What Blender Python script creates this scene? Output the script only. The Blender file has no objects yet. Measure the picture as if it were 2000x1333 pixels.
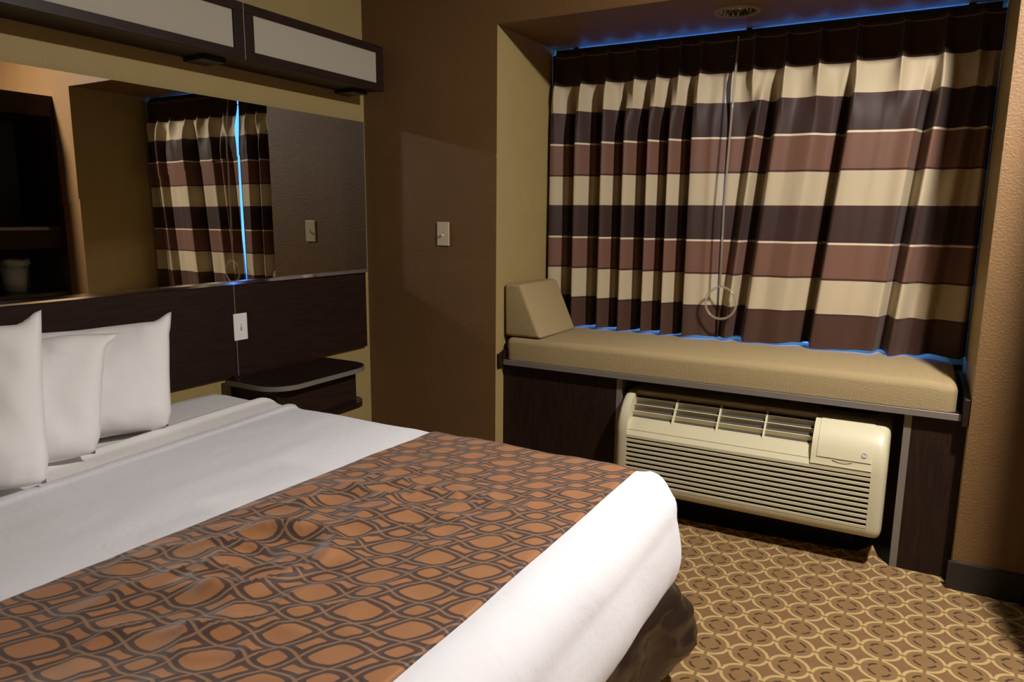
import bpy, bmesh, math, random
from mathutils import Vector, Matrix, noise

random.seed(4)
S = bpy.context.scene
COL = S.collection
PI = math.pi

# ------------------------------------------------------------------ camera
CAM = dict(f=1409.586, yaw=-29.2715, pitch=-9.940, roll=0.527, loc=(2.5101, -2.9289, 1.3334))
def make_camera():
    a, b, c = (math.radians(CAM[k]) for k in ('yaw', 'pitch', 'roll'))
    fw = Vector((math.sin(a)*math.cos(b), math.cos(a)*math.cos(b), math.sin(b)))
    r = Vector((math.cos(a), -math.sin(a), 0)); u = r.cross(fw)
    r2 = r*math.cos(c) + u*math.sin(c); u2 = -r*math.sin(c) + u*math.cos(c)
    M = Matrix((( r2.x, u2.x, -fw.x, CAM['loc'][0]), (r2.y, u2.y, -fw.y, CAM['loc'][1]), (r2.z, u2.z, -fw.z, CAM['loc'][2]), (0, 0, 0, 1)))
    cd = bpy.data.cameras.new('camera'); cd.sensor_width = 36; cd.lens = CAM['f']/2000*36; cd.clip_start = .02
    co = bpy.data.objects.new('camera', cd); COL.objects.link(co); co.matrix_world = M
    S.camera = co
make_camera()

# ------------------------------------------------------------------ world, exposure
SKY_STRENGTH = 5.0
W = bpy.data.worlds.new('world'); S.world = W; W.use_nodes = True
W.node_tree.nodes['Background'].inputs[0].default_value = (0.065, 0.27, 1.0, 1)
W.node_tree.nodes['Background'].inputs[1].default_value = SKY_STRENGTH
S.view_settings.view_transform = 'Standard'; S.view_settings.look = 'None'
S.view_settings.gamma = 1; S.view_settings.exposure = 0.20
S.view_settings.use_curve_mapping = False
S.cycles.max_bounces = 10; S.cycles.diffuse_bounces = 5; S.cycles.glossy_bounces = 5
S.cycles.sample_clamp_indirect = 0; S.cycles.blur_glossy = 0
S.cycles.use_guiding = True; S.cycles.use_surface_guiding = True; S.cycles.guiding_training_samples = 32
CEIL_LAMP = (3.05, -0.95, 2.50); CEIL_LAMP_POWER = 225.0
LAMP_COLOUR = (1.0, 0.955, 0.905)

# ------------------------------------------------------------------ node helpers
class N:
    """wraps a node socket so that shader maths can be written as formulas"""
    def __init__(s, t, k): s.t, s.k = t, k
    def _m(s, op, o=None, p=None):
        n = s.t.nodes.new('ShaderNodeMath'); n.operation = op
        for i, v in enumerate((s, o, p)):
            if v is None: continue
            if isinstance(v, N): s.t.links.new(v.k, n.inputs[i])
            else: n.inputs[i].default_value = v
        return N(s.t, n.outputs[0])
    def __add__(s, o): return s._m('ADD', o)
    __radd__ = __add__
    def __sub__(s, o): return s._m('SUBTRACT', o)
    def __rsub__(s, o): return (s*-1)+o
    def __mul__(s, o): return s._m('MULTIPLY', o)
    __rmul__ = __mul__
    def __truediv__(s, o): return s._m('DIVIDE', o)
    def lt(s, o): return s._m('LESS_THAN', o)
    def gt(s, o): return s._m('GREATER_THAN', o)
    def fn(s, op, o=None, p=None): return s._m(op, o, p)
    def sstep(s, a, b):
        n = s.t.nodes.new('ShaderNodeMapRange'); n.interpolation_type = 'SMOOTHSTEP'
        s.t.links.new(s.k, n.inputs[0]); n.inputs[1].default_value = a; n.inputs[2].default_value = b
        return N(s.t, n.outputs[0])

class Mat:
    def __init__(s, name, col=(.5, .5, .5), rough=.6, spec=.4, metal=0, **kw):
        s.m = bpy.data.materials.new(name); s.m.use_nodes = True; s.t = s.m.node_tree
        s.b = s.t.nodes['Principled BSDF']
        s.b.inputs['Base Color'].default_value = (*col, 1); s.b.inputs['Roughness'].default_value = rough
        s.b.inputs['Specular IOR Level'].default_value = spec; s.b.inputs['Metallic'].default_value = metal
        for k, v in kw.items(): s.b.inputs[k.replace('_', ' ')].default_value = v
        s.pos = None
    def P(s):
        if not s.pos:
            g = s.t.nodes.new('ShaderNodeNewGeometry'); x = s.t.nodes.new('ShaderNodeSeparateXYZ')
            s.t.links.new(g.outputs['Position'], x.inputs[0]); s.vec = g.outputs['Position']
            s.pos = tuple(N(s.t, x.outputs[i]) for i in range(3))
        return s.pos
    def noise(s, scale, detail=3, rough=.55, stretch=None, dist=0):
        s.P(); n = s.t.nodes.new('ShaderNodeTexNoise'); v = s.vec
        if stretch:
            mp = s.t.nodes.new('ShaderNodeMapping'); s.t.links.new(v, mp.inputs[0]); mp.inputs['Scale'].default_value = stretch; v = mp.outputs[0]
        s.t.links.new(v, n.inputs['Vector']); n.inputs['Scale'].default_value = scale
        n.inputs['Detail'].default_value = detail; n.inputs['Roughness'].default_value = rough; n.inputs['Distortion'].default_value = dist
        return N(s.t, n.outputs[0])
    def mix(s, f, a, b):
        n = s.t.nodes.new('ShaderNodeMix'); n.data_type = 'RGBA'
        s.t.links.new(f.k, n.inputs[0])
        for i, v in ((6, a), (7, b)):
            if isinstance(v, tuple): n.inputs[i].default_value = (*v, 1)
            else: s.t.links.new(v, n.inputs[i])
        return n.outputs[2]
    def colour(s, sock): s.t.links.new(sock, s.b.inputs['Base Color']); return s
    def bump(s, h, dist=.002, strength=1.0):
        n = s.t.nodes.new('ShaderNodeBump'); n.inputs['Strength'].default_value = strength; n.inputs['Distance'].default_value = dist
        s.t.links.new(h.k, n.inputs['Height']); s.t.links.new(n.outputs[0], s.b.inputs['Normal']); return s

# ------------------------------------------------------------------ materials
M = {}
def wall_mat(name, col, rough=.55, spec=.35):
    m = Mat(name, col, rough, spec)
    n = m.noise(120, 4, .6); k = n.sstep(.40, .70)
    m.bump(k + m.noise(300, 2)*.25, .0011, .8)
    c2 = tuple(v*.90 for v in col)
    m.colour(m.mix(m.noise(9, 3), tuple(v*1.06 for v in col), c2))
    return m.m
M['tan_wall'] = wall_mat('tan_wall_paint', (.36, .265, .105))
M['brown_wall'] = wall_mat('brown_wall_paint', (.172, .091, .034), .50, .35)
M['ceiling'] = wall_mat('ceiling_paint', (.30, .24, .15))
def wood(name, col, axis=(1, 1, 14), rough=.42, spec=.22):
    m = Mat(name, col, rough, spec)
    g = m.noise(9, 5, .6, stretch=axis, dist=.4); f = m.noise(60, 3, .6, stretch=axis)
    m.colour(m.mix((g*.7+f*.3).sstep(.3, .75), tuple(v*.62 for v in col), tuple(v*1.45 for v in col)))
    return m.m
M['wood_h'] = wood('espresso_wood_horizontal', (.021, .0100, .0066), (14, 1, 14))
M['wood_v'] = wood('espresso_wood_vertical', (.021, .0100, .0066), (14, 14, 1))
M['wood_top'] = wood('espresso_laminate_top', (.015, .0080, .0062), (14, 1, 14), .28, .5)
M['concrete'] = Mat('bare_concrete', (.16, .15, .135), .9, .1).m
M['filter'] = Mat('grey_filter_mesh', (.075, .065, .055), .8, .2).m
M['alu'] = Mat('brushed_aluminium_strip', (.24, .21, .18), .42, .5, .4).m
M['chrome'] = Mat('chrome', (.75, .75, .75), .08, .5, 1).m
M['dark_metal'] = Mat('dark_metal', (.035, .033, .03), .4, .5, .6).m
M['mirror'] = Mat('mirror_silver', (.60, .58, .53), .0, .5, 1).m
M['frost'] = Mat('frosted_acrylic', (.38, .35, .28), .5, .3).m
M['plate'] = Mat('ivory_plastic', (.66, .58, .42), .35, .5).m
M['plate_white'] = Mat('white_plastic', (.80, .77, .72), .35, .5).m
M['slot'] = Mat('dark_slot', (.03, .025, .02), .7).m
M['beige'] = Mat('beige_plastic', (.60, .54, .36), .38, .45).m
M['rubber'] = Mat('dark_vinyl_base', (.022, .018, .015), .5, .4).m
M['white_vinyl'] = Mat('white_vinyl', (.75, .78, .80), .4, .4).m
M['shade'] = Mat('lamp_shade_linen', (.8, .72, .6), .8).m
def linen(name, col, amt=.0012, fine=True):
    m = Mat(name, col, .75, .2); m.b.inputs['Sheen Weight'].default_value = .15
    h = m.noise(6, 4, .55, dist=.6)*3 + m.noise(24, 3)*.6
    if fine: h = h + m.noise(700, 1)*.02
    m.bump(h, amt*3.2, .4); return m.m
M['sheet'] = linen('white_coverlet', (.74, .735, .77))
M['fitted'] = linen('white_fitted_sheet', (.78, .76, .745))
M['pillow'] = linen('white_pillow_case', (.80, .785, .77), .0010)
def skirt_mat():
    m = Mat('brown_satin', (.024, .0135, .0095), .26, .65)
    m.bump(m.noise(9, 2, .5, dist=.6), .010, .5); return m.m
M['skirt'] = skirt_mat()

def carpet_mat():
    m = Mat('patterned_carpet', (.2, .1, .05), .95, .08)
    x, y, z = m.P()
    wob = m.noise(160, 2)
    u = (x-2.163)/.1185 + (wob-.5)*.035; v = (y+.0905)/.1175 + (m.noise(150, 2)-.5)*.035
    fu = u - u.fn('ROUND'); fv = v - v.fn('ROUND')
    r = (fu*fu+fv*fv).fn('SQRT'); ang = fv.fn('ARCTAN2', fu)
    ring = r.sstep(.418, .432)*(1-r.sstep(.500, .515))
    near = (ang*4).fn('COSINE')                     # 1 on the axes, -1 on the diagonals
    ring = ring*(1-near.sstep(.90, .99))
    # broad pale arms reaching towards the neighbours
    dash = (1-(r-.258).fn('ABSOLUTE').sstep(.024, .040))*(1-near.sstep(.35, .6))
    fillc = m.mix(m.noise(30, 2), (.30, .180, .076), (.245, .142, .062))
    star = m.mix(m.noise(40, 2), (.27, .150, .068), (.22, .122, .055))
    c = m.mix(r.gt(.48), fillc, star)
    c = m.mix(ring, c, (.56, .40, .175))
    c = m.mix(dash*.92, c, (.062, .038, .026))
    pile = m.noise(420, 2, .7)
    c = m.mix(pile.sstep(.25, .75)*.5, c, m.mix(N(m.t, m.b.inputs['Metallic'])*0 if False else pile*.0+.5, c, (.09, .05, .025)))
    m.colour(c); m.bump(pile, .004, .7); return m.m
M['carpet'] = carpet_mat()

def runner_mat():
    m = Mat('woven_bed_runner', (.4, .16, .06), .62, .3); m.b.inputs['Sheen Weight'].default_value = .2
    x, y, z = m.P()
    wx = (m.noise(7, 2)-.5)*.13; wy = (m.noise(8, 2, stretch=(1, -1, 1))-.5)*.13
    V = (y+1.213)/.1165 + wy
    U = (x-1.423)/.110 - (y+1.213)/.1165*.5 + wx
    fu = U-U.fn('ROUND'); fv = V-V.fn('ROUND')
    a, b = .305, .042
    dh = (fv.fn('ABSOLUTE') - ((fu*2*PI).fn('COSINE')*b + a)).fn('ABSOLUTE')
    dv = (fu.fn('ABSOLUTE') - ((fv*2*PI).fn('COSINE')*b + a)).fn('ABSOLUTE')
    d = dh.fn('SMOOTH_MIN', dv, .07)
    dd = dh.fn('MINIMUM', dv)
    org = m.mix(m.noise(16, 2), (.35, .155, .060), (.29, .122, .047))
    c = m.mix(1-d.sstep(.084, .100), org, (.066, .036, .028))
    c = m.mix(1-dd.sstep(.016, .028), c, (.235, .128, .068))
    m.colour(c)
    m.bump(m.noise(600, 1)*.3 + d.sstep(.03, .1), .0008, .5); return m.m
M['runner'] = runner_mat()

def cushion_mat(name='tan_woven_upholstery', diag=True):
    m = Mat(name, (.36, .27, .135), .7, .25)
    x, y, z = m.P(); k = 2*PI/.0105
    w = ((x+z+y)*k).fn('SINE')*((x-z-y)*k).fn('SINE') if diag else ((x+y)*k).fn('SINE')*(z*k).fn('SINE')
    c = m.mix(w.sstep(-.6, .8), (.285, .205, .098), (.43, .325, .165))
    m.colour(c); m.bump(w, .0012, .6); return m.m
M['cushion'] = cushion_mat(); M['bolster'] = cushion_mat('tan_woven_bolster', False)

def curtain_mat():
    m = Mat('striped_satin_curtain', (.3, .2, .1), .55, .25); m.b.inputs['Sheen Weight'].default_value = .1
    x, y, z = m.P()
    dark, cream, mauve, bot = (.040, .0195, .0150), (.455, .365, .235), (.150, .071, .046), (.066, .029, .019)
    edges = [(.912, bot), (1.068, cream), (1.222, mauve), (1.380, dark), (1.534, cream), (1.688, mauve), (1.840, dark), (1.982, cream), (9, dark)]
    c = m.mix(x*0, edges[0][1], edges[0][1])
    for (e, _), (_, nx) in zip(edges[:-1], edges[1:]): c = m.mix(z.gt(e), c, nx)
    for e in (1.222, 1.688): c = m.mix((z-e).fn('ABSOLUTE').lt(.0045), c, (.60, .50, .35))
    for e in (.912, 1.068, 1.380, 1.534, 1.840, 1.982): c = m.mix((z-e).fn('ABSOLUTE').lt(.0045), c, (.050, .020, .016))
    c = m.mix((z-2.117).fn('ABSOLUTE').lt(.003), c, (.16, .12, .09))
    m.colour(c); m.bump(m.noise(40, 2, stretch=(1, 1, .15))*.6+m.noise(900, 1)*.05, .003, .4); return m.m
M['curtain'] = curtain_mat()

def clear_mat(name, col, t=.55):
    m = bpy.data.materials.new(name); m.use_nodes = True; nt = m.node_tree
    b = nt.nodes['Principled BSDF']; b.inputs['Base Color'].default_value = (*col, 1); b.inputs['Roughness'].default_value = .12
    tr = nt.nodes.new('ShaderNodeBsdfTransparent'); mx = nt.nodes.new('ShaderNodeMixShader'); mx.inputs[0].default_value = t
    nt.links.new(b.outputs[0], mx.inputs[1]); nt.links.new(tr.outputs[0], mx.inputs[2]); nt.links.new(mx.outputs[0], nt.nodes['Material Output'].inputs[0])
    return m
M['clear'] = clear_mat('clear_plastic', (.40, .34, .26), .55)
M['liner'] = clear_mat('translucent_liner', (.6, .6, .58), .35)
M['glass'] = clear_mat('window_glass', (.05, .06, .06), .92)
def emit_mat(name, col, strength):
    m = bpy.data.materials.new(name); m.use_nodes = True; nt = m.node_tree; nt.nodes.remove(nt.nodes['Principled BSDF'])
    e = nt.nodes.new('ShaderNodeEmission'); e.inputs[0].default_value = (*col, 1); e.inputs[1].default_value = strength
    nt.links.new(e.outputs[0], nt.nodes['Material Output'].inputs[0]); return m

# ------------------------------------------------------------------ object helpers
def tag(o, label=None, cat=None, group=None, kind=None):
    if label: o['label'] = label
    if cat: o['category'] = cat
    if group: o['group'] = group
    if kind: o['kind'] = kind
    return o
def thing(name, loc, label, cat, group=None):
    o = bpy.data.objects.new(name, None); COL.objects.link(o); o.location = loc; o.empty_display_size = .1
    return tag(o, label, cat, group)
def wloc(o):
    v = Vector((0, 0, 0))
    while o: v += Vector(o.location); o = o.parent
    return v
def obj(name, bm, mat, parent=None, smooth=False, base=True):
    """links a bmesh (world coordinates) as one mesh object whose origin is its base, or its parent's origin"""
    if isinstance(mat, str): mat = M[mat]
    bmesh.ops.recalc_face_normals(bm, faces=bm.faces[:])
    me = bpy.data.meshes.new(name)
    lo = [min(v.co[i] for v in bm.verts) for i in range(3)]; hi = [max(v.co[i] for v in bm.verts) for i in range(3)]
    c = Vector(((lo[0]+hi[0])/2, (lo[1]+hi[1])/2, lo[2]))
    bm.transform(Matrix.Translation(-c)); bm.to_mesh(me); bm.free()
    if smooth:
        for p in me.polygons: p.use_smooth = True
    me.materials.append(mat)
    o = bpy.data.objects.new(name, me); COL.objects.link(o)
    if parent: o.parent = parent; o.location = c - wloc(parent)
    else: o.location = c
    return o
def smooth_by_angle(o, deg=35):
    me = o.data
    for p in me.polygons: p.use_smooth = True
    bm = bmesh.new(); bm.from_mesh(me)
    for e in bm.edges:
        if len(e.link_faces) == 2 and e.calc_face_angle(0) > math.radians(deg): e.smooth = False
    bm.to_mesh(me); bm.free(); return o
def B(*ranges, bevel=0, seg=2, bm=None):
    x0, x1, y0, y1, z0, z1 = ranges
    nb = bmesh.new()
    r = bmesh.ops.create_cube(nb, size=1)
    bmesh.ops.transform(nb, matrix=Matrix.Translation(((x0+x1)/2, (y0+y1)/2, (z0+z1)/2)) @ Matrix.Diagonal((x1-x0, y1-y0, z1-z0, 1)), verts=nb.verts[:])
    if bevel: bmesh.ops.bevel(nb, geom=nb.edges[:], offset=bevel, segments=seg, profile=.5, affect='EDGES')
    return merge(bm, nb)
def merge(bm, nb):
    if bm is None: return nb
    me = bpy.data.meshes.new('tmp'); nb.to_mesh(me); nb.free(); bm.from_mesh(me); bpy.data.meshes.remove(me); return bm
def cyl(p, q, r0, r1=None, seg=20, bm=None, caps=True):
    p, q = Vector(p), Vector(q); r1 = r0 if r1 is None else r1
    nb = bmesh.new(); d = q-p
    bmesh.ops.create_cone(nb, cap_ends=caps, segments=seg, radius1=r0, radius2=r1, depth=d.length)
    nb.transform(Matrix.Translation((p+q)/2) @ d.to_track_quat('Z', 'Y').to_matrix().to_4x4())
    return merge(bm, nb)
def tube(pts, r, seg=8, bm=None, closed=False):
    nb = bmesh.new(); pts = [Vector(p) for p in pts]; n = len(pts); rings = []
    up = Vector((.13, .31, .94)).normalized()
    for i, p in enumerate(pts):
        a = pts[(i-1) % n] if (closed or i) else p; b = pts[(i+1) % n] if (closed or i < n-1) else p
        t = (b-a).normalized(); s = t.cross(up)
        if s.length < .05: s = t.cross(Vector((1, 0, 0)))
        s.normalize(); w = s.cross(t); rr = r[i] if isinstance(r, (list, tuple)) else r
        rings.append([nb.verts.new(p + (s*math.cos(2*PI*k/seg)+w*math.sin(2*PI*k/seg))*rr) for k in range(seg)])
    for i in range(n if closed else n-1):
        A, C = rings[i], rings[(i+1) % n]
        for k in range(seg): nb.faces.new((A[k], A[(k+1) % seg], C[(k+1) % seg], C[k]))
    if not closed: nb.faces.new(rings[0][::-1]); nb.faces.new(rings[-1])
    return merge(bm, nb)
def lathe(prof, c, seg=32, bm=None, close=False):
    nb = bmesh.new(); rings = []
    for r, z in prof: rings.append([nb.verts.new((c[0]+r*math.cos(2*PI*k/seg), c[1]+r*math.sin(2*PI*k/seg), c[2]+z)) for k in range(seg)])
    pairs = list(zip(rings, rings[1:])) + ([(rings[-1], rings[0])] if close else [])
    for A, C in pairs:
        for k in range(seg): nb.faces.new((A[k], A[(k+1) % seg], C[(k+1) % seg], C[k]))
    bmesh.ops.remove_doubles(nb, verts=nb.verts[:], dist=1e-6)
    return merge(bm, nb)
def prism(poly, axis, a0, a1, bm=None, bevel=0, seg=2):
    """extrude a closed 2-D outline along an axis (x: outline is (y,z); y: (x,z); z: (x,y))"""
    nb = bmesh.new()
    def co(p, a): return {'x': (a, p[0], p[1]), 'y': (p[0], a, p[1]), 'z': (p[0], p[1], a)}[axis]
    A = [nb.verts.new(co(p, a0)) for p in poly]; C = [nb.verts.new(co(p, a1)) for p in poly]
    fa = nb.faces.new(A); fc = nb.faces.new(C[::-1])
    n = len(poly)
    for i in range(n): nb.faces.new((A[i], C[i], C[(i+1) % n], A[(i+1) % n]))
    bmesh.ops.recalc_face_normals(nb, faces=nb.faces[:])
    if bevel:
        eds = [e for e in nb.edges if (e in fa.edges or e in fc.edges)]
        bmesh.ops.bevel(nb, geom=eds, offset=bevel, segments=seg, profile=.5, affect='EDGES')
    return merge(bm, nb)
def grid(nu, nv, f, bm=None, thick=0):
    nb = bmesh.new(); vs = [[nb.verts.new(f(i/(nu-1), j/(nv-1))) for j in range(nv)] for i in range(nu)]
    for i in range(nu-1):
        for j in range(nv-1): nb.faces.new((vs[i][j], vs[i+1][j], vs[i+1][j+1], vs[i][j+1]))
    if thick:
        bmesh.ops.recalc_face_normals(nb, faces=nb.faces[:])
        bmesh.ops.solidify(nb, geom=nb.faces[:], thickness=thick)
    return merge(bm, nb)
def sst(a, b, x):
    t = max(0, min(1, (x-a)/(b-a))); return t*t*(3-2*t)
def nz(x, y, z=0): return noise.noise(Vector((x, y, z)))

# ------------------------------------------------------------------ the room
XL, XR, ZA = .779, 2.716, 2.167            # alcove opening
YW = .74                                     # window plane
RX, RY, RZ = 4.5, -4.8, 2.58               # room extents
def struct(name, bm, mat, parent=None):
    o = obj(name, bm, mat, parent)
    if parent is None: o['kind'] = 'structure'
    return o
# floor: carpet runs into the alcove and stops under the air conditioner with a ragged cut
fl = bmesh.new()
poly = [(0, RY), (RX, RY), (RX, 0), (2.702, 0), (2.702, .075), (2.52, .075), (2.47, .145), (2.42, .148), (1.9, .105), (1.37, .075), (XL, .075), (XL, 0), (0, 0)]
floor = struct('floor', prism(poly, 'z', -.05, 0), 'carpet')
flap = bmesh.new()
fv = [flap.verts.new(p) for p in ((2.40, .148, .001), (2.475, .140, .001), (2.452, .157, .036), (2.44, .16, .020), (2.40, .152, -.004), (2.475, .146, -.004))]
flap.faces.new((fv[0], fv[1], fv[2])); flap.faces.new((fv[0], fv[2], fv[3])); flap.faces.new((fv[4], fv[3], fv[2], fv[5])); flap.faces.new((fv[1], fv[5], fv[2])); flap.faces.new((fv[0], fv[3], fv[4]))
obj('carpet_flap', flap, 'carpet', floor)
struct('floor_subfloor', B(XL-.1, XR+.1, .0, .95, -.12, -.05), 'concrete')
struct('wall_left', B(-.12, 0, RY-.12, .12, 0, RZ), 'tan_wall')
# window wall in three pieces around the alcove; the brown paint wraps onto the pier
struct('wall_back_left', B(0, XL-.0005, 0, .12, 0, RZ), 'brown_wall')
struct('wall_back_right', B(XR+.0005, RX, 0, .12, 0, RZ), 'brown_wall')
struct('wall_back_header', B(XL-.0005, XR+.0005, 0, .12, ZA+.002, RZ), 'brown_wall')
struct('wall_alcove_left', B(XL-.12, XL, .001, YW+.16, -.05, ZA+.1), 'tan_wall')
struct('wall_alcove_right', B(XR, XR+.12, .001, YW+.16, -.05, ZA+.1), 'tan_wall')
def slab_with_hole(x0, x1, y0, y1, z0, z1, c, rad, seg=48):
    bm = bmesh.new(); angs = [2*PI*k/seg for k in range(seg)] + [math.atan2(y-c[1], x-c[0]) % (2*PI) for x in (x0, x1) for y in (y0, y1)]
    angs = sorted(angs); V = []
    for a in angs:
        ca, sa = math.cos(a), math.sin(a)
        t = min([((x1 if ca > 0 else x0)-c[0])/ca if abs(ca) > 1e-6 else 1e9, ((y1 if sa > 0 else y0)-c[1])/sa if abs(sa) > 1e-6 else 1e9])
        V.append([bm.verts.new(p) for p in ((c[0]+rad*ca, c[1]+rad*sa, z0), (c[0]+t*ca, c[1]+t*sa, z0), (c[0]+t*ca, c[1]+t*sa, z1), (c[0]+rad*ca, c[1]+rad*sa, z1))])
    for A, C in zip(V, V[1:]+V[:1]):
        for i in range(4): bm.faces.new((A[i], C[i], C[(i+1) % 4], A[(i+1) % 4]))
    return bm
struct('ceiling_alcove', slab_with_hole(XL, XR, .001, .640, ZA, ZA+.12, (1.765, .272), .076), 'brown_wall')
struct('wall_alcove_sill', B(XL, XR, YW-.03, YW+.12, -.05, .70), 'tan_wall')
struct('wall_right', B(RX, RX+.12, RY-.12, .12, 0, RZ), 'brown_wall')
struct('wall_front', B(0, RX, RY-.12, RY, 0, RZ), 'tan_wall')
struct('ceiling', B(-.12, RX+.12, RY-.12, .12, RZ, RZ+.12), 'ceiling')
struct('baseboard_right', B(2.702, RX, -.012, 0, 0, .107, bevel=.003), 'rubber')
struct('baseboard_back', B(.0, XL, -.012, 0, 0, .107, bevel=.003), 'rubber')
struct('baseboard_left', B(0, .012, RY, -.012, 0, .107, bevel=.003), 'rubber')
# window: vinyl frame, two panes, added white head lining
win = tag(bpy.data.objects.new('window_1', None), kind='structure'); COL.objects.link(win); win.location = (1.75, YW, .70)
def window():
    z0, z1, x0, x1 = .70, ZA+.045, XL, XR
    obj('window_frame', B(x0, x0+.045, YW, YW+.06, z0, z1), 'white_vinyl', win)
    obj('window_frame', B(x1-.12, x1, YW, YW+.06, z0, z1), 'white_vinyl', win)
    obj('window_frame', B(x0+.045, x1-.12, YW, YW+.06, z0, z0+.04), 'white_vinyl', win)
    obj('window_frame', B(x0+.045, x1-.12, YW, YW+.06, z1-.03, z1), 'white_vinyl', win)
    obj('mullion', B(1.72, 1.77, YW+.002, YW+.058, z0+.04, z1-.03), 'white_vinyl', win)
    obj('pane', B(x0+.045, 1.72, YW+.025, YW+.031, z0+.04, z1-.03), 'glass', win)
    obj('pane', B(1.77, x1-.12, YW+.025, YW+.031, z0+.04, z1-.03), 'glass', win)
    obj('added_head_lining', B(x0, x1, .640, YW+.16, z1, z1+.06), 'white_vinyl', win)  # white board added so blue daylight shows above the rail
    obj('window_sill', B(x0, x1, YW-.03, YW+.16, .685, .700), 'white_vinyl', win)
window()

# ------------------------------------------------------------------ lamps that light the room
def ceiling_lamp(pos, power, label):
    x, y, z = pos
    t = thing('ceiling_lamp_offscreen', (x, y, RZ-.075), label, 'lamp')
    obj('ceiling_plate', lathe([(0, 0), (.07, 0), (.065, -.018), (.03, -.022), (0, -.022)], (x, y, RZ)), 'chrome', t, True)
    obj('shade', lathe([(.030, .062), (.085, .050), (.100, .004), (.104, .004), (.090, .056), (.030, .068)], (x, y, z), close=True), 'dark_metal', t, True)  # unseen hood added to throw the lamp's light down, off the ceiling
    bm = bmesh.new(); bmesh.ops.create_uvsphere(bm, u_segments=24, v_segments=14, radius=.060); bm.transform(Matrix.Translation((x, y, z)) @ Matrix.Diagonal((1, 1, .38, 1)))
    obj('glass_lens_offscreen', bm, emit_mat('lit_lens', LAMP_COLOUR, power/(4*PI*PI*.055**2)*1.15), t, True)
ceiling_lamp(CEIL_LAMP, CEIL_LAMP_POWER, 'lit flush ceiling lamp in front of the tower cabinet, dark shade added to turn its light down')

# ------------------------------------------------------------------ bed
BZ, BXI, BYF, BYN, BR = .620, 1.872, -1.085, -2.46, .115   # top, inner foot edge, inner far / near edges, edge radius
def drape(e, R, bulge, drop):
    """outward / downward for a cloth running e past the edge of the flat top"""
    q = R*PI/2
    if e < q: return R*math.sin(e/R), R*(1-math.cos(e/R))
    d = R+(e-q); k = (d-R)/max(drop-R, .01)
    return R + bulge*math.sin(min(k, 1)*PI*.95) - .035*max(0, k-.35)**2*2, d
def cloth_point(x, y, z, R, drop, bulge=.018, x0=None):
    ex = max(0, x-BXI); ey = max(0, y-BYF) ; en = max(0, BYN-y)
    e2 = ey if ey > 0 else en; sg = 1 if ey > 0 else -1
    cx = min(x, BXI); cy = min(max(y, BYN), BYF)
    emax = R*PI/2 + (drop-R)
    if ex == 0 and e2 == 0: return Vector((x, y, z))
    e = math.hypot(ex, e2); dx, dy = ex/e, e2/e
    e = min(e, emax); o, d = drape(e, R, bulge, drop)
    return Vector((cx+o*dx, cy+sg*o*dy, z-d))
bed = thing('bed', (1.0, -1.77, 0), 'large bed with white bedding and a gathered dark brown skirt', 'bed')
def mattress():
    def f(u, v):
        x = .045 + u*(BXI-.02-.045+.40); y = BYF+.34 - v*(BYF-BYN+.68)
        p = cloth_point(x, y, BZ-.012, BR-.012, .33)
        if x < .12: p.z -= .06*(1-sst(.03, .12, x))
        p.z += .006*nz(x*5, y*5, 3)*(1 if p.z > .55 else 0)
        # the hidden pillow-top of the sheet puffs up a little near the headboard
        p.z += .012*sst(.6, .25, x)*(1 if p.z > .55 else 0)
        return p
    o = obj('mattress', grid(70, 70, f), 'fitted', bed, True)
mattress()
obj('box_spring', B(.05, 1.88, -2.48, -1.065, .10, .33, bevel=.02), 'rubber', bed)
for (x, y) in ((.15, -1.15), (.15, -2.4), (1.75, -1.15), (1.75, -2.4)): obj('leg', cyl((x, y, 0), (x, y, .11), .025), 'dark_metal', bed)
def bed_skirt():
    # path: head of far side -> foot corner -> along foot -> near side
    path = []
    yf, yn, xf, R = -.985, -2.56, 1.965, .07
    L = []
    n = 60
    for i in range(n): L.append((.08+(xf-R-.08)*i/n, yf, 0, 1))
    for i in range(14):
        a = PI/2*(1-i/14); L.append((xf-R+R*math.cos(a), yf-R+R*math.sin(a), math.cos(a), math.sin(a)))
    for i in range(90): L.append((xf, yf-R-(yf-R-(yn+R))*i/90, 1, 0))
    for i in range(14):
        a = -PI/2*i/14; L.append((xf-R+R*math.cos(a), yn+R+R*math.sin(a), math.cos(a), math.sin(a)))
    for i in range(n+1): L.append((xf-R-(xf-R-.08)*i/n, yn, 0, -1))
    nv = 22
    def f(u, v):
        k = min(int(round(u*(len(L)-1))), len(L)-1); x, y, nx, ny = L[k]
        z = .345*(1-v)
        s = k*.020
        corner = math.exp(-((x-xf)**2+(y-yf)**2)/.05)
        puff = math.sin(PI*min(1, v*1.02)**.85)
        o = -.055 + (.045 + .070*corner)*puff + .02*v
        fold = math.sin(s*9+2.2*nz(s*1.3, v*.7, 1))*.5 + nz(s*5, v*1.6, 9)*.8
        o += .024*fold*sst(0, .5, v)*(1+.8*corner)
        o += (.020*nz(s*6, v*4, 4) + .016*(1-abs(nz(s*4+v*3, v*6-s*2, 6))*3))*puff
        return Vector((x+nx*o, y+ny*o, z))
    obj('bed_skirt', grid(len(L), nv, f), 'skirt', bed, True)
bed_skirt()
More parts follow.
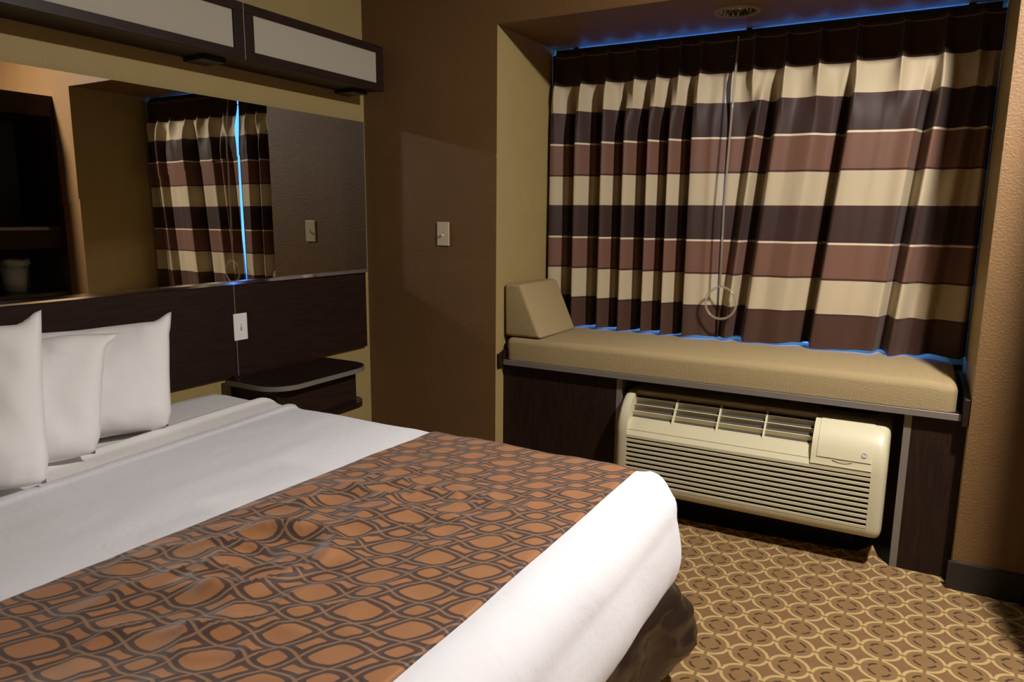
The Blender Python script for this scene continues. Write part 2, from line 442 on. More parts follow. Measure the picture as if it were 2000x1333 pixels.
# white coverlet, its head edge slightly askew
def edge_x(y): return .495 + (-(y)-1.0)*.085
def coverlet():
    drop = .345
    full = BR*PI/2+drop-BR
    def f(u, v):
        y = BYF+full - v*(BYF-BYN+2*full); yc = min(max(y, BYN), BYF)
        x0 = edge_x(yc); x = x0 + u*(BXI+full-x0)
        p = cloth_point(x, y, BZ, BR, drop, .020)
        top = 1 if (x < BXI and BYN < y < BYF) else 0
        lip = .010*math.exp(-((x-x0-.012)/.012)**2)
        soft = .0035*nz(x*6, y*2.5, 1)+.0025*nz(x*14, y*5, 2)
        p.z += lip*(1 if y < BYF+.06 else 0) + soft*(1 if p.z > .5 else .3)
        if u == 0: p.z -= .012
        if x > BXI and top == 0:
            p.x += .008*nz(y*3, p.z*5, 8) + .008*nz(y*7, p.z*3, 5)*max(0, (y-(-1.5))/.5)
            dcor = math.exp(-((y-BYF-.05)**2+(p.z-.60)**2)/.0035)
            p += Vector((.014, .006, .012))*dcor*nz(p.y*18, p.z*16, 2)*2
        return p
    obj('coverlet', grid(130, 130, f, thick=-.004), 'sheet', bed, True)
coverlet()
def folded_sheet():
    def f(u, v):
        y = BYF+.13 - v*(BYF-BYN+.26); yc = min(max(y, BYN), BYF)
        x1 = edge_x(yc)+.02; x = x1-.155 + u*.155
        p = cloth_point(x, y, BZ+.004+.010*(1-sst(0, .12, abs(x-(x1-.135))))*0, BR, .3, .0)
        lip = .012*math.exp(-((x-(x1-.145))/.018)**2) + .004*nz(x*9, y*3, 7)
        p.z += lip*(1 if p.z > .5 else 0)
        if u == 0: p.z -= .014
        p.z -= .008*u
        return p
    obj('folded_sheet', grid(26, 90, f, thick=-.003), 'fitted', bed, True)
folded_sheet()
def runner():
    drop = .26; full = BR*PI/2+drop-BR
    def f(u, v):
        y = BYF+full - v*(BYF-BYN+2*full); yc = min(max(y, BYN), BYF)
        xa = 1.168-.052*(-yc-1.06); xb = BXI-.004
        x = xa + u*(xb-xa)
        p = cloth_point(x, y, BZ+.008, BR+.010, drop, .026)
        p.z += (.0035*nz(x*6, y*2.5, 1)+.0025*nz(x*14, y*5, 2))*(1 if p.z > .5 else .3)
        if BYN < y < BYF:
            w = math.exp(-((x-1.36)**2/.040+(y+1.80)**2/.14)) + .45*math.exp(-((x-1.66)**2/.03+(y+1.55)**2/.06)) + .5*math.exp(-((x-1.50)**2/.05+(y+2.15)**2/.06))
            q = nz(x*5+y*2.5, y*6-x*3, 1.5); q2 = nz(x*11, y*9+3, 4.2); q3 = nz(x*8-y*6+7, y*5+x*4, 8.1)
            lump = max(0, 1-abs(q)*2.4)**2*.020 + max(0, 1-abs(q3)*2.6)**2*.015 + .009*q2
            p.z += (.004+lump)*w*sst(0, .08, u)*sst(1, .92, u) + .002*abs(nz(x*9, y*8, 2)) + .0035*abs(nz(x*3, y*4, 6))
        if u == 0 or u == 1: p.z -= .004
        return p
    o = obj('bed_runner', grid(110, 200, f, thick=-.003), 'runner', None, True)
    tag(o, 'orange and brown patterned runner laid across the foot of the bed', 'bed runner')
runner()

def pillow(label, base, yaw, lean, w, h, t, seed, ear=(.0, .0), shear=0):
    """upright pillow: base = middle of its bottom edge, lean = degrees back from vertical, faces +x"""
    bm = bmesh.new(); n, m2 = 44, 36
    ca, sa = math.cos(math.radians(lean)), math.sin(math.radians(lean)); cy, sy = math.cos(math.radians(yaw)), math.sin(math.radians(yaw))
    def place(a, b, c):            # a across (width, +y), b up, c out of face
        b0 = b
        x = c*ca - b0*sa; z = b0*ca + c*sa; y = a
        return Vector((base[0]+x*cy-y*sy, base[1]+x*sy+y*cy, base[2]+z))
    def pt(u, v, side):
        a, b = u*2-1, v*2-1
        pin = 1-.07*(1-abs(b)**3)*0
        # edges bow in between the corners
        A = a*(w/2)*(1-.022*(1-b*b)) ; Bv = b*(h/2)*(1-.050*(1-a*a))
        A += shear*(b+1)*h/2
        cr = sst(.70, 1, abs(a))*sst(.62, 1, abs(b))*(1 if b < 0 else .35)
        A -= math.copysign(.012, a)*cr; Bv -= math.copysign(.008, b)*cr
        if b > 0:
            if a > 0: A += ear[0]*sst(.72, 1, a)*sst(.72, 1, b); Bv += ear[1]*sst(.80, 1, a)*sst(.80, 1, b)
        prof = (max(0, 1-a**4)*max(0, 1-abs(b)**3.2))**.55
        prof *= 1 - .28*b                    # heavier at the bottom
        c = side*(t/2)*prof
        e = (1-abs(a)**6)*(1-abs(b)**6)
        wr = .013*nz(A*7+seed, Bv*7, seed) + .008*nz(A*15, Bv*12+seed, 3) + .008*max(0, 1-abs(nz(A*6+Bv*5, Bv*4-A*3+seed, 1))*4)*sst(.1, .9, abs(b))
        wr += .012*max(0, nz(A*5, Bv*17+seed, 5))*sst(.2, -.8, b)
        c += side*wr*min(1, e*1.5)
        if abs(a) > .95 or abs(b) > .95: c += .006*nz(A*11+seed, Bv*11, 2)
        Bv += .008*nz(A*6, seed, 1)*abs(b)
        return place(A, Bv+h/2, c)
    for side in (1, -1):
        vs = [[bm.verts.new(pt(i/n, j/m2, side)) for j in range(m2+1)] for i in range(n+1)]
        for i in range(n):
            for j in range(m2): bm.faces.new((vs[i][j], vs[i+1][j], vs[i+1][j+1], vs[i][j+1]))
    bmesh.ops.remove_doubles(bm, verts=bm.verts[:], dist=.0006)
    lowest = min(v.co.z for v in bm.verts); 
    for v in bm.verts:                       # flattened where it rests on the sheet
        if v.co.z < base[2]: v.co.z = base[2] + .0
    o = obj('pillow', bm, 'pillow', None, True)
    tag(o, label, 'pillow', 'white pillows at the head of the bed')
    return o
PZ = .634
pillow('plump white pillow nearest the nightstand, leaning on the headboard', (.331, -1.759, PZ), -22, 22, .58, .365, .15, 1.3, (.012, .030), .13)
pillow('middle white pillow, its side overlapping the pillow nearest the nightstand', (.405, -2.046, PZ+.006), -24, 22, .58, .365, .13, 4.1, (.035, .0), .17)
pillow('tallest white pillow with a peaked corner, in front of the other pillows', (.478, -2.243, PZ+.006), -28, 20, .62, .43, .12, 7.7, (.005, .035), .03)
pillow('white pillow mostly hidden behind the others against the headboard', (.17, -2.40, PZ), -4, 14, .56, .38, .12, 9.2)

# ------------------------------------------------------------------ headboard wall
hb = thing('headboard', (.0125, -1.4, .646), 'dark espresso headboard panels mounted low on the tan wall', 'headboard')
YS = -.877
obj('panel', B(.001, .025, YS+.0022, -.047, .646, 1.034, bevel=.001, seg=1), 'wood_h', hb)
obj('panel', B(.001, .025, -2.68, YS-.0022, .646, 1.034, bevel=.001, seg=1), 'wood_h', hb)
obj('seam_strip', B(.001, .0262, YS-.0018, YS+.0018, .646, 1.034), 'alu', hb)
def copper_discs():
    for (y, z) in ((-.445, .985), (-.44, .668)):
        obj('copper_disc', cyl((.024, y, z), (.0268, y, z), .004, seg=12), Mcopper, hb)  # small copper coloured disc on the panel face
Mcopper = Mat('copper_finish', (.16, .06, .04), .35, .5, .6).m
copper_discs()

mr = thing('wall_mirror', (.02, -1.3, 1.036), 'wide frameless mirror on the wall above the headboard', 'mirror')
def mirror():
    yaw = math.radians(.75)
    y0, y1 = -2.6, -.053
    def xat(y, z): return .038 + math.tan(yaw)*(y-y1) - .0035*(z-1.04)
    bm = bmesh.new()
    vs = []
    for (y, z) in ((y0, 1.052), (y1, 1.052), (y1, 1.78), (y0, 1.78)):
        vs.append((bm.verts.new((max(.006, xat(y, z)), y, z)), bm.verts.new((max(.001, xat(y, z)-.005), y, z))))
    bm.faces.new([v[0] for v in vs]); bm.faces.new([v[1] for v in vs][::-1])
    for i in range(4): bm.faces.new((vs[i][0], vs[i][1], vs[(i+1) % 4][1], vs[(i+1) % 4][0]))
    obj('glass', bm, 'mirror', mr)
    bm = bmesh.new()
    pts = [(y0, 1.0355), (y1, 1.0355), (y1, 1.052), (y0, 1.052)]
    A = [bm.verts.new((xat(y, z)+(.006 if z < 1.04 else .0015), y, z)) for y, z in pts]; C = [bm.verts.new((.002, y, z)) for y, z in pts]
    for v in A: v.co.x = max(v.co.x, .008)
    bm.faces.new(A); bm.faces.new(C[::-1])
    for i in range(4): bm.faces.new((A[i], C[i], C[(i+1) % 4], A[(i+1) % 4]))
    obj('bottom_channel', bm, 'chrome', mr)
    obj('side_bead', B(.001, .040, y1+.0005, y1+.005, 1.036, 1.78), 'alu', mr)
mirror()

def light_box(y0, y1, label, brackets):
    X0, X1, z0, z1 = .0, .200, 1.907, 2.112
    t = thing('wall_light_box', ((X0+X1)/2, (y0+y1)/2, z0), label, 'wall light', 'light boxes above the mirror')
    b = .034
    obj('frame_rail', B(X1-.022, X1, y0, y1, z0, z0+b, bevel=.0015, seg=1), 'wood_h', t)
    obj('frame_rail', B(X1-.022, X1, y0, y1, z1-b, z1, bevel=.0015, seg=1), 'wood_h', t)
    obj('frame_stile', B(X1-.022, X1, y0, y0+.045, z0+b, z1-b), 'wood_v', t)
    obj('frame_stile', B(X1-.022, X1, y1-.045, y1, z0+b, z1-b), 'wood_v', t)
    obj('diffuser', B(X1-.015, X1-.008, y0+.045, y1-.045, z0+b, z1-b), 'frost', t)
    obj('bottom_board', B(X0+.001, X1-.022, y0, y1, z0+.004, z0+.022), 'wood_h', t)
    obj('top_board', B(X0+.001, X1-.022, y0, y1, z1-.02, z1-.002), 'wood_h', t)
    obj('end_board', B(X0+.001, X1-.022, y1-.018, y1, z0+.022, z1-.02), 'wood_v', t)
    obj('end_board', B(X0+.001, X1-.022, y0, y0+.018, z0+.022, z1-.02), 'wood_v', t)
    if len(brackets) and y1 > -.2: obj('seam_strip', B(X1-.02, X1+.0005, y0-.0038, y0-.0002, z0, z1), 'alu', t)
    for y in brackets: obj('bracket', B(.001, .12, y-.05, y+.05, z0-.012, z0+.004, bevel=.002, seg=1), 'dark_metal', t)
light_box(-.903, -.085, 'unlit wall light box beside the brown wall, frosted panel in dark frame', (-.16,))
light_box(-2.45, -.907, 'longer unlit wall light box over the bed, frosted panel in dark frame', (-.98,))

def plate_switch(name, label, c, axis, mat, group=None, toggle=True):
    """wall plate 70 x 114 mm; axis 'x' faces +x, 'y' faces -y"""
    t = thing(name, c, label, 'wall switch', group)
    def Bx(a0, a1, d0, d1, z0, z1, **k):
        if axis == 'y': return B(c[0]+a0, c[0]+a1, c[1]-d1, c[1]-d0, c[2]+z0, c[2]+z1, **k)
        return B(c[0]+d0, c[0]+d1, c[1]+a0, c[1]+a1, c[2]+z0, c[2]+z1, **k)
    pb = Bx(-.035, .035, 0, .006, -.057, .057, bevel=.0025)
    ax = Vector((1, 0, 0)) if axis == 'y' else Vector((0, 1, 0)); out = Vector((0, -1, 0)) if axis == 'y' else Vector((1, 0, 0)); C0 = Vector(c)
    for no, vals in ((ax, (-.0042, .0042)), (Vector((0, 0, 1)), (.001, .011))):
        for v in vals: bmesh.ops.bisect_plane(pb, geom=pb.verts[:]+pb.edges[:]+pb.faces[:], plane_co=C0+no*v, plane_no=no)
    for f in pb.faces[:]:
        q = f.calc_center_median()-C0
        if abs(q.dot(ax)) < .0042 and .001 < q.z < .011 and q.dot(out) > .0055:
            e = bmesh.ops.extrude_discrete_faces(pb, faces=[f])['faces'][0]
            bmesh.ops.translate(pb, vec=-out*.0056, verts=e.verts[:])
    obj('plate', pb, mat, t)
    obj('toggle', Bx(-.0035, .0035, .004, .018, -.010, .001, bevel=.001), mat, t)
    for z in (-.030, .030):
        p = (c[0], c[1]-.0055, c[2]+z) if axis == 'y' else (c[0]+.0055, c[1], c[2]+z)
        q = (c[0], c[1]-.0070, c[2]+z) if axis == 'y' else (c[0]+.0070, c[1], c[2]+z)
        obj('screw', cyl(p, q, .003, seg=10), mat, t)
plate_switch('light_switch', 'ivory toggle light switch on the brown wall', (.481, 0, 1.238), 'y', 'plate')
plate_switch('light_switch', 'white switch plate over the seam of the dark headboard', (.0262, -.857, .855), 'x', 'plate_white')

# ------------------------------------------------------------------ nightstand
def nightstand():
    t = thing('nightstand', (.18, -.65, .45), 'wall hung dark nightstand with rounded metal edged top beside the bed', 'nightstand')
    def outline(x1, y0, y1, R, x0=.0265):
        P = [(x0, y1)]
        for i in range(13): a = PI/2*(1-i/12); P.append((x1-R+R*math.cos(a), y1-R+R*math.sin(a)))
        for i in range(13): a = -PI/2*i/12; P.append((x1-R+R*math.cos(a), y0+R+R*math.sin(a)))
        P.append((x0, y0)); return P
    top = obj('top', prism(outline(.335, -.945, -.365, .115), 'z', .622, .640), 'wood_top', t); smooth_by_angle(top)
    e = obj('edge_band', prism(outline(.339, -.949, -.361, .119), 'z', .619, .6385), 'alu', t); smooth_by_angle(e)
    obj('body', B(.0265, .275, -.90, -.425, .475, .619), 'wood_h', t)
    obj('back_cleat', B(.0005, .0265, -.90, -.425, .47, .645), 'wood_h', t)
    s = obj('lower_shelf', prism(outline(.325, -.945, -.372, .11), 'z', .450, .475), 'wood_top', t); smooth_by_angle(s)
nightstand()

# ------------------------------------------------------------------ window seat
ws = thing('window_seat', ((XL+XR)/2, .10, 0), 'built-in dark wood window seat with grey metal edges under the curtains', 'window seat')
wt = obj('seat_board', B(XL+.002, XR-.002, .052, YW-.032, .620, .642), 'wood_top', ws)
obj('edge_strip', B(XL+.018, XR-.022, .043, .052, .616, .641, bevel=.001, seg=1), 'alu', wt)
obj('end_cleat', B(XL+.0005, XL+.017, .010, .55, .604, .672, bevel=.002, seg=1), 'wood_h', wt)
obj('end_cleat', B(XL+.017, XL+.022, .030, .55, .642, .690), 'wood_h', wt)
obj('end_cleat', B(XR-.020, XR-.0005, .010, .55, .604, .705, bevel=.002, seg=1), 'wood_h', wt)
p = obj('base_panel', B(XL+.002, 1.371, .075, .095, 0, .6155), 'wood_v', ws)
obj('edge_strip', B(1.371, 1.396, .073, .30, 0, .6155), 'alu', p)
p = obj('base_panel', B(2.541, XR-.002, .075, .095, 0, .6155), 'wood_v', ws)
obj('edge_strip', B(2.516, 2.541, .073, .30, 0, .6155), 'alu', p)
struct('wall_alcove_recess', B(1.396, 2.516, .45, .47, -.05, .6155), 'brown_wall')

def seat_cushion():
    x0, x1, y0, y1, z0, z1 = .8025, 2.676, .056, .70, .6425, .750
    bm = bmesh.new(); nx, ny, nzv = 90, 34, 10
    # build as a subdivided box then round it with a superellipse section
    bmesh.ops.create_cube(bm, size=1)
    bmesh.ops.transform(bm, matrix=Matrix.Translation(((x0+x1)/2, (y0+y1)/2, (z0+z1)/2)) @ Matrix.Diagonal((x1-x0, y1-y0, z1-z0, 1)), verts=bm.verts[:])
    top = [e for e in bm.edges if all(v.co.z > .7 for v in e.verts)]
    ver = [e for e in bm.edges if abs(e.verts[0].co.z-e.verts[1].co.z) > .05]
    bmesh.ops.bevel(bm, geom=top+ver, offset=.030, segments=6, profile=.5, affect='EDGES')
    bmesh.ops.bisect_plane(bm, geom=bm.verts[:]+bm.edges[:]+bm.faces[:], plane_co=(0, .38, 0), plane_no=(0, 1, 0))
    for i in range(1, 40):
        bmesh.ops.bisect_plane(bm, geom=bm.verts[:]+bm.edges[:]+bm.faces[:], plane_co=(x0+(x1-x0)*i/40, 0, 0), plane_no=(1, 0, 0))
    for v in bm.verts:
        kx = sst(x0, x0+.3, v.co.x)*sst(x1, x1-.3, v.co.x); ky = sst(y0, y0+.3, v.co.y)*sst(y1, y1-.2, v.co.y)
        if v.co.z > .7: v.co.z += .006*kx*ky + .003*nz(v.co.x*4, v.co.y*4, 1)*kx
        if v.co.y < .07: v.co.y -= .004*math.sin(PI*min(1, max(0, (v.co.z-z0)/(z1-z0)))) - .0015*nz(v.co.x*5, v.co.z*9, 2)
        if v.co.x > x1-.05 and v.co.z > .70: v.co.z -= .006
    o = obj('seat_cushion', bm, 'cushion', None, True); smooth_by_angle(o, 50)
    tag(o, 'long tan woven seat cushion lying on the window seat', 'cushion')
seat_cushion()
def bolster():
    # wedge section in x-z, running back along the alcove wall
    P = [(.790, .7545), (.985, .7545), (.872, 1.006), (.785, 1.006)]
    bm = bmesh.new()
    A = [bm.verts.new((x, .068, z)) for x, z in P]; C = [bm.verts.new((x+.006, .455, z)) for x, z in P]
    bm.faces.new(A); bm.faces.new(C[::-1])
    for i in range(4): bm.faces.new((A[i], C[i], C[(i+1) % 4], A[(i+1) % 4]))
    bmesh.ops.recalc_face_normals(bm, faces=bm.faces[:])
    bmesh.ops.bevel(bm, geom=bm.edges[:], offset=.016, segments=4, profile=.55, affect='EDGES')
    o = obj('bolster', bm, 'bolster', None, True); smooth_by_angle(o, 40)
    tag(o, 'tan wedge bolster standing at the end of the window seat', 'bolster')
bolster()

# ------------------------------------------------------------------ air conditioner
def ptac():
    X0, X1, yf, yb, zb, zt = 1.408, 2.478, -.020, .36, .127, .562
    t = thing('air_conditioner', ((X0+X1)/2, .15, zb), 'beige through-wall air conditioner with louvred front under the window seat', 'air conditioner')
    prof = [(yb, zb), (yf+.035, zb), (yf+.012, zb+.006), (yf+.002, zb+.020), (yf, zb+.04), (yf, .385), (yf+.004, .425), (yf+.014, .462), (yf+.031, .497), (yf+.055, .526), (yf+.084, .547), (yf+.115, .559), (yf+.14, zt), (yb, zt)]
    def end(name, a0, a1, side):
        bm = bmesh.new()
        # stack of outlines, the outer ones inset so that the end is rounded
        ks = [(0, 0), (.004, .55), (.010, .80), (.020, .95), (.034, 1)]
        rings = []
        seq = [(a0+side*d, s) for d, s in ks] + [(a1, 1)]
        cy, cz = .12, .34
        for xx, s in seq:
            ins = (1-s)*.030
            ring = []
            for (y, z) in prof:
                yy = y+ins if y < .2 else y; zz = z+ins*.8 if z < .3 else (z-ins if z > .45 else z)
                ring.append(bm.verts.new((xx, yy, zz)))
            rings.append(ring)
        for A, C in zip(rings, rings[1:]):
            for i in range(len(A)): bm.faces.new((A[i], A[(i+1) % len(A)], C[(i+1) % len(A)], C[i]))
        bm.faces.new(rings[0]); bm.faces.new(rings[-1][::-1])
        o = obj(name, bm, 'beige', t); smooth_by_angle(o, 40); return o
    LX0, LX1 = X0+.052, X1-.052
    end('end_cap', X0, LX0, 1)
    # right end with the control housing: the cap below, the housing above
    end('end_cap', X1, LX1, -1)
    CX = 2.212
    cp = [(.2, .396), (yf-.003, .396), (yf, .404)] + [p for p in prof[6:13]] + [(.2, zt)]
    h = obj('control_housing', prism(cp, 'x', CX, LX1), 'beige', t); smooth_by_angle(h, 40)
    # control door, following the curve of the housing, with a fine dark joint around it
    def off(p, d):                      # outward from the housing surface
        i = prof.index(p); a, b = prof[i-1], prof[i+1]; tx, tz = b[0]-a[0], b[1]-a[1]; L = math.hypot(tx, tz)
        return (p[0]-tz/L*d, p[1]+tx/L*d)
    pts = prof[6:13]
    def strip(x0, x1, d0, d1, sel, name, mat, par):
        outer = [off(p, d1) for p in sel]; inner = [off(p, d0) for p in sel]
        return obj(name, prism(outer+inner[::-1], 'x', x0, x1), mat, par)
    d = strip(CX+.0215, LX1-.0035, .0002, .0032, pts, 'control_door', 'beige', t); smooth_by_angle(d, 40)
    def on_front(z):
        for a, b in zip(prof[4:], prof[5:]):
            if a[1] <= z <= b[1]: return a[0]+(b[0]-a[0])*(z-a[1])/max(1e-6, b[1]-a[1])
        return yf
    # finger scoop under the door
    bm = bmesh.new(); N2 = 12
    fv = []
    for i in range(N2+1):
        k = i/N2; x = 2.290+.070*k; s = math.sin(PI*k)
        y = on_front(.420)-.0034
        fv.append((bm.verts.new((x, y, .421)), bm.verts.new((x, y-.001, .421-.010*s-.0005)), bm.verts.new((x, y+.003, .421-.010*s-.0005))))
    for a, b in zip(fv, fv[1:]):
        bm.faces.new((a[0], b[0], b[1], a[1])); bm.faces.new((a[1], b[1], b[2], a[2])); bm.faces.new((a[0], a[2], b[2], b[0]))
    obj('finger_scoop', bm, 'beige', d)
    # round emblem
    ey, ez, ex = on_front(.452)-.0036, .452, 2.398
    nrm = Vector((0, -1, .28)).normalized(); c = Vector((ex, ey, ez))
    em = obj('emblem', cyl(c, c+nrm*.0015, .0095, seg=24), 'plate_white', d)
    rt = Vector((1, 0, 0)); up = nrm.cross(rt)*-1
    ring = [c+nrm*.002+rt*.0088*math.cos(a)+up*.0088*math.sin(a) for a in [2*PI*i/24 for i in range(24)]]
    obj('emblem_ring', tube(ring, .0009, 6, closed=True), 'alu', d)
    gg = [c+nrm*.002+rt*.0048*math.cos(a)+up*.0048*math.sin(a) for a in [math.radians(40+290*i/16) for i in range(17)]] + [c+nrm*.002]
    obj('emblem_letter', tube(gg, .0007, 6), 'slot', d)
    # lower front: top lip, bottom rail, louvre slats over a dark core
    lip = [(yf, .376), (yf, .388), (yf+.012, .408), (yf+.0155, .4075), (yf+.0163, .4090), (yf+.0132, .4100), (yf+.040, .452), (yf+.075, .452), (yf+.05, .376)]
    obj('top_lip', prism(lip, 'x', LX0, CX), 'beige', t)
    obj('top_rail', B(CX, LX1, yf, yf+.05, .376, .396), 'beige', t)
    br_ = [(yb, zb)] + [p for p in prof[1:5]] + [(yf, .166), (yb, .166)]
    r_ = obj('bottom_rail', prism(br_, 'x', LX0, LX1), 'beige', t); smooth_by_angle(r_, 40)
    obj('dark_core', B(LX0, LX1, yf+.028, .30, .166, .376), 'filter', t)
    n = 10; pitch = (.376-.166)/n
    for i in range(n):
        z = .166+pitch*(i+.12)
        sp = [(yf+.001, z), (yf+.0005, z+.0105), (yf+.003, z+.0114), (yf+.007, z+.0100), (yf+.027, z+.001), (yf+.027, z-.002), (yf+.009, z-.001)]
        obj('louvre', prism(sp, 'x', LX0, LX1), 'beige', t)
    # discharge grille on the slope
    a = Vector((0, yf+.042, .455)); b = Vector((0, yf+.130, .556)); dr = (b-a); dn = Vector((0, dr.z, -dr.y)).normalized()
    for i in range(4):
        p = a+dr*(i+1)/4.0; 
        q = p+Vector((0, .010, -.020))
        obj('grille_bar', prism([(p.y, p.z), (p.y+.004, p.z+.0015), (q.y+.003, q.z), (q.y, q.z)], 'x', LX0, CX), 'beige', t)
    for i in range(1, 4):
        x = LX0+(CX-LX0)*i/4
        e0, e1 = a-dr*.04, b
        obj('grille_divider', prism([(e0.y-.001, e0.z), (e1.y-.001, e1.z+.001), (e1.y+.012, e1.z-.012), (e0.y+.012, e0.z-.008)], 'x', x-.0035, x+.0035), 'beige', t)
    obj('grille_cavity', prism([(yf+.07, .40), (yf+.07, .455), (yf+.15, .545), (.30, .545), (.30, .40)], 'x', LX0, CX), 'filter', t)
    obj('top_cover', B(LX0, CX, yf+.135, yb, .548, .560), 'beige', t)
    obj('wall_sleeve', B(X0+.02, X1-.02, .30, .449, zb+.02, .575), 'dark_metal', t)
    obj('floor_support', B(X0+.1, X1-.1, .22, .40, -.05, zb), 'dark_metal', t)
ptac()

# ------------------------------------------------------------------ curtains
YC = .565
def fold(x, nodes):
    """nodes: sorted (x, depth) with depth towards the room; cosine interpolation"""
    if x <= nodes[0][0]: return nodes[0][1]
    for (a, da), (b, db) in zip(nodes, nodes[1:]):
        if a <= x <= b:
            k = (x-a)/(b-a); k = (1-math.cos(PI*k))/2; return da+(db-da)*k
    return nodes[-1][1]
def curtain(label, pleats, peaks, valleys, x0, x1, seed, lean, gain):
    t = thing('curtain', ((x0+x1)/2, YC, .76), label, 'curtain', 'striped curtains in the window alcove')
    nodes = sorted([(p, d*gain) for p, d in peaks]+[(v, d*gain) for v, d in valleys])
    nu, nv = int((x1-x0)/.0038), 90
    ztop, zbot = 2.133, .762
    def f(u, v):
        z = zbot+(ztop-zbot)*v; x = x0+(x1-x0)*u
        full = sst(2.05, 1.72, z)
        d = fold(x - lean*(1.45-z)*0, [(a+lean*(z-1.45)*(1 if x0+.05 < a < x1-.05 else 0), dd) for a, dd in nodes])
        # pinched heading: narrow proud pleats with flat cloth between
        h = 0
        for p in pleats:
            w = .009 + .018*sst(2.06, 1.86, z) + .005*sst(2.05, 2.13, z)
            h = max(h, math.exp(-abs((x-p)/w)**1.3))
            
        dt = .004+.080*h*(.55+.45*sst(2.05, 1.9, z))
        y = -(dt*(1-full)+d*full)
        y += full*(.0035*nz(x*16+seed, z*1.5, seed)) + .004*nz(x*7, z*5+seed, 2)*sst(1.2, .8, z)
        zz = z + (.006*nz(x*9+seed, 0, 3) + .004*math.sin(x*23+seed))*(1-v)**3
        return Vector((x, YC+y, zz))
    c = obj('cloth', grid(nu, nv, f), 'curtain', t, True)
    for p in pleats: obj('pleat_stitch', B(p-.006, p+.006, YC-.024, YC-.016, 2.046, 2.050), 'curtain', t)
curtain('striped pinch pleat curtain panel beside the wedge bolster', (.818, .965, 1.098, 1.242, 1.352, 1.459, 1.557),
        ((.7795, -.03), (.800, .045), (.948, .062), (1.092, .062), (1.206, .060), (1.328, .060), (1.430, .060), (1.540, .064), (1.62, .046)),
        ((.880, .010), (.916, -.045), (1.024, .004), (1.060, -.046), (1.155, .010), (1.180, -.040), (1.270, .006), (1.300, -.042), (1.382, .010), (1.407, -.036), (1.490, .010), (1.514, -.038), (1.6965, .014)), .7795, 1.6965, 2.0, .0, 1.35)
curtain('striped pinch pleat curtain panel beside the orange brown pier', (1.685, 1.793, 1.928, 2.064, 2.208, 2.376, 2.522, 2.64),
        ((1.698, .028), (1.800, .056), (1.888, .060), (2.03, .044), (2.180, .070), (2.30, .048), (2.420, .044), (2.492, .066), (2.60, .03), (2.690, .030), (2.7155, -.03)),
        ((1.755, .012), (1.838, -.040), (1.955, .040), (2.115, .004), (2.150, -.046), (2.365, .038), (2.456, -.026), (2.552, .004), (2.64, .0)), 1.698, 2.7155, 5.0, .085, 1.35)
rl = thing('curtain_rail', (1.75, .57, 2.14), 'dark curtain rail fixed under the alcove ceiling', 'curtain rail')
obj('rail', B(.792, 2.70, .572, .592, 2.128, 2.161, bevel=.002, seg=1), 'dark_metal', rl)
for x in (.9, 1.75, 2.6): obj('rail_bracket', B(x-.012, x+.012, .575, .59, 2.161, 2.1665), 'dark_metal', rl)
wd = thing('curtain_wand', (1.72, .45, .86), 'clear plastic curtain pull with a ring handle between the curtain panels', 'curtain pull')
obj('rod', tube([(1.722, .500, 2.095), (1.720, .468, 1.80), (1.712, .456, 1.39), (1.716, .452, 1.015)], .0055, 10), 'clear', wd, True)
def ring_pts():
    P = [(1.717, .452, 1.020)]
    for i in range(41):
        a = math.radians(90+12+336*i/40)
        P.append((1.724+.070*math.cos(a), .452, .937+.074*math.sin(a)))
    return P+[(1.717, .4521, 1.020)]
obj('ring_handle', tube(ring_pts(), .0060, 10), 'clear', wd, True)
obj('rod_hook', tube([(1.722, .500, 2.085), (1.722, .500, 2.118), (1.722, .572, 2.134)], .003, 8), 'chrome', wd)

# ------------------------------------------------------------------ recessed downlight in the alcove ceiling
def downlight():
    x, y, z = 1.765, .272, ZA
    t = thing('recessed_downlight', (x, y, z-.006), 'unlit recessed downlight in the brown alcove ceiling', 'ceiling light')
    Mtrim = Mat('bronze_trim', (.24, .19, .13), .45, .4).m
    obj('trim_ring', lathe([(.095, -.0005), (.093, -.006), (.074, -.007), (.074, -.0005)], (x, y, z), 48), Mtrim, t, True)
    bm = bmesh.new(); seg = 48; prof = [(.074, -.006), (.070, .03), (.058, .07), (.040, .095), (0, .097)]
    rings = []
    for r, h in prof: rings.append([bm.verts.new((x+r*math.cos(2*PI*k/seg)*(1+(.02 if k % 2 else 0)), y+r*math.sin(2*PI*k/seg)*(1+(.02 if k % 2 else 0)), z+h)) for k in range(seg)])
    for A, C in zip(rings, rings[1:]):
        for k in range(seg): bm.faces.new((A[k], A[(k+1) % seg], C[(k+1) % seg], C[k]))
    obj('reflector', bm, 'chrome', t)
    bm = bmesh.new(); bmesh.ops.create_uvsphere(bm, u_segments=16, v_segments=10, radius=.030); bm.transform(Matrix.Translation((x, y, z+.055)))
    obj('bulb', bm, 'frost', t, True)
downlight()

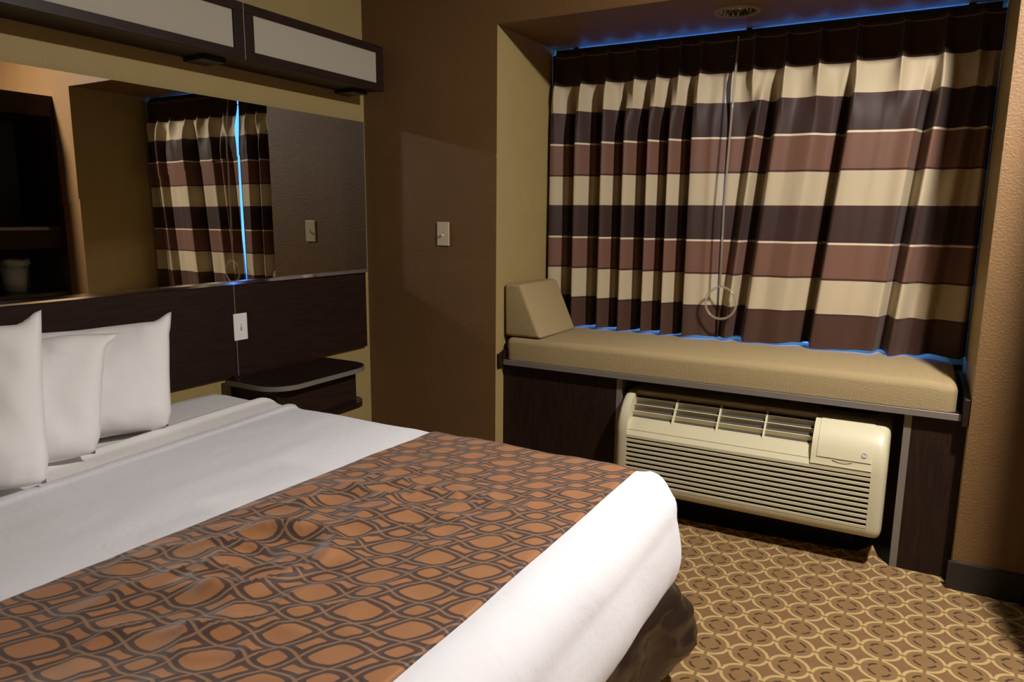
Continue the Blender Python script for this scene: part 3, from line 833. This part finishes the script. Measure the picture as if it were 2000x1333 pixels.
# ------------------------------------------------------------------ tower cabinet (seen in the mirror, shades the pier)
def tower():
    x0, x1, y0, y1, H = 2.93, 3.46, -.50, -.003, 2.115
    t = thing('tower_cabinet', ((x0+x1)/2, (y0+y1)/2, 0), 'tall dark open cabinet against the brown wall beside the alcove', 'cabinet')
    obj('side', B(x0, x1, y1-.024, y1, .0, H), 'wood_v', t); obj('side', B(x0, x1, y0, y0+.024, .0, H), 'wood_v', t)
    Mback = Mat('grey_back_panel', (.085, .080, .065), .6).m
    obj('back_panel', B(x1-.02, x1, y0+.024, y1-.024, .05, H-.05), Mback, t)
    obj('top_panel', B(x0, x1, y0+.024, y1-.024, H-.14, H), 'wood_h', t)
    s = obj('shelf', B(x0+.01, x1-.02, y0+.024, y1-.024, 1.215, 1.240), 'wood_top', t)
    obj('edge_strip', B(x0+.006, x0+.0105, y0+.024, y1-.11, 1.2165, 1.2385), 'alu', s)
    obj('valance', B(x0+.02, x0+.04, y0+.024, y1-.024, 1.09, 1.215), 'wood_h', t)
    obj('shelf', B(x0, x1-.02, y0+.024, y1-.024, .752, .777), 'wood_top', t)
    obj('plinth', B(x0+.03, x1-.02, y0+.024, y1-.024, 0, .06), 'wood_h', t)
    d = obj('door', B(x0+.001, x0+.02, y0+.027, y1-.027, .065, .748, bevel=.001, seg=1), 'wood_v', t)
    obj('door_handle', tube([(x0, y0+.07, .55), (x0-.03, y0+.07, .55), (x0-.03, y0+.07, .65), (x0, y0+.07, .65)], .005), 'alu', d)
    b = thing('ice_bucket', (3.22, -.24, .777), 'ice bucket with a pale crumpled liner on the tower cabinet shelf', 'bucket')
    bk = obj('bucket', lathe([(0, .002), (.070, .002), (.088, .17), (.084, .17), (.066, .010), (0, .010)], (3.22, -.24, .777)), 'frost', b, True)
    def f(u, v):
        a = 2*PI*u; r = .090+.03*v+.018*nz(math.cos(a)*3, math.sin(a)*3, v*3); h = .172+.10*math.sin(v*2.2)-.06*v + .03*nz(math.cos(a)*2, math.sin(a)*2, 5)*v
        return Vector((3.22+r*math.cos(a), -.24+r*math.sin(a)*.95, .777+h))
    obj('liner', grid(40, 10, f), 'liner', b, True)
tower()
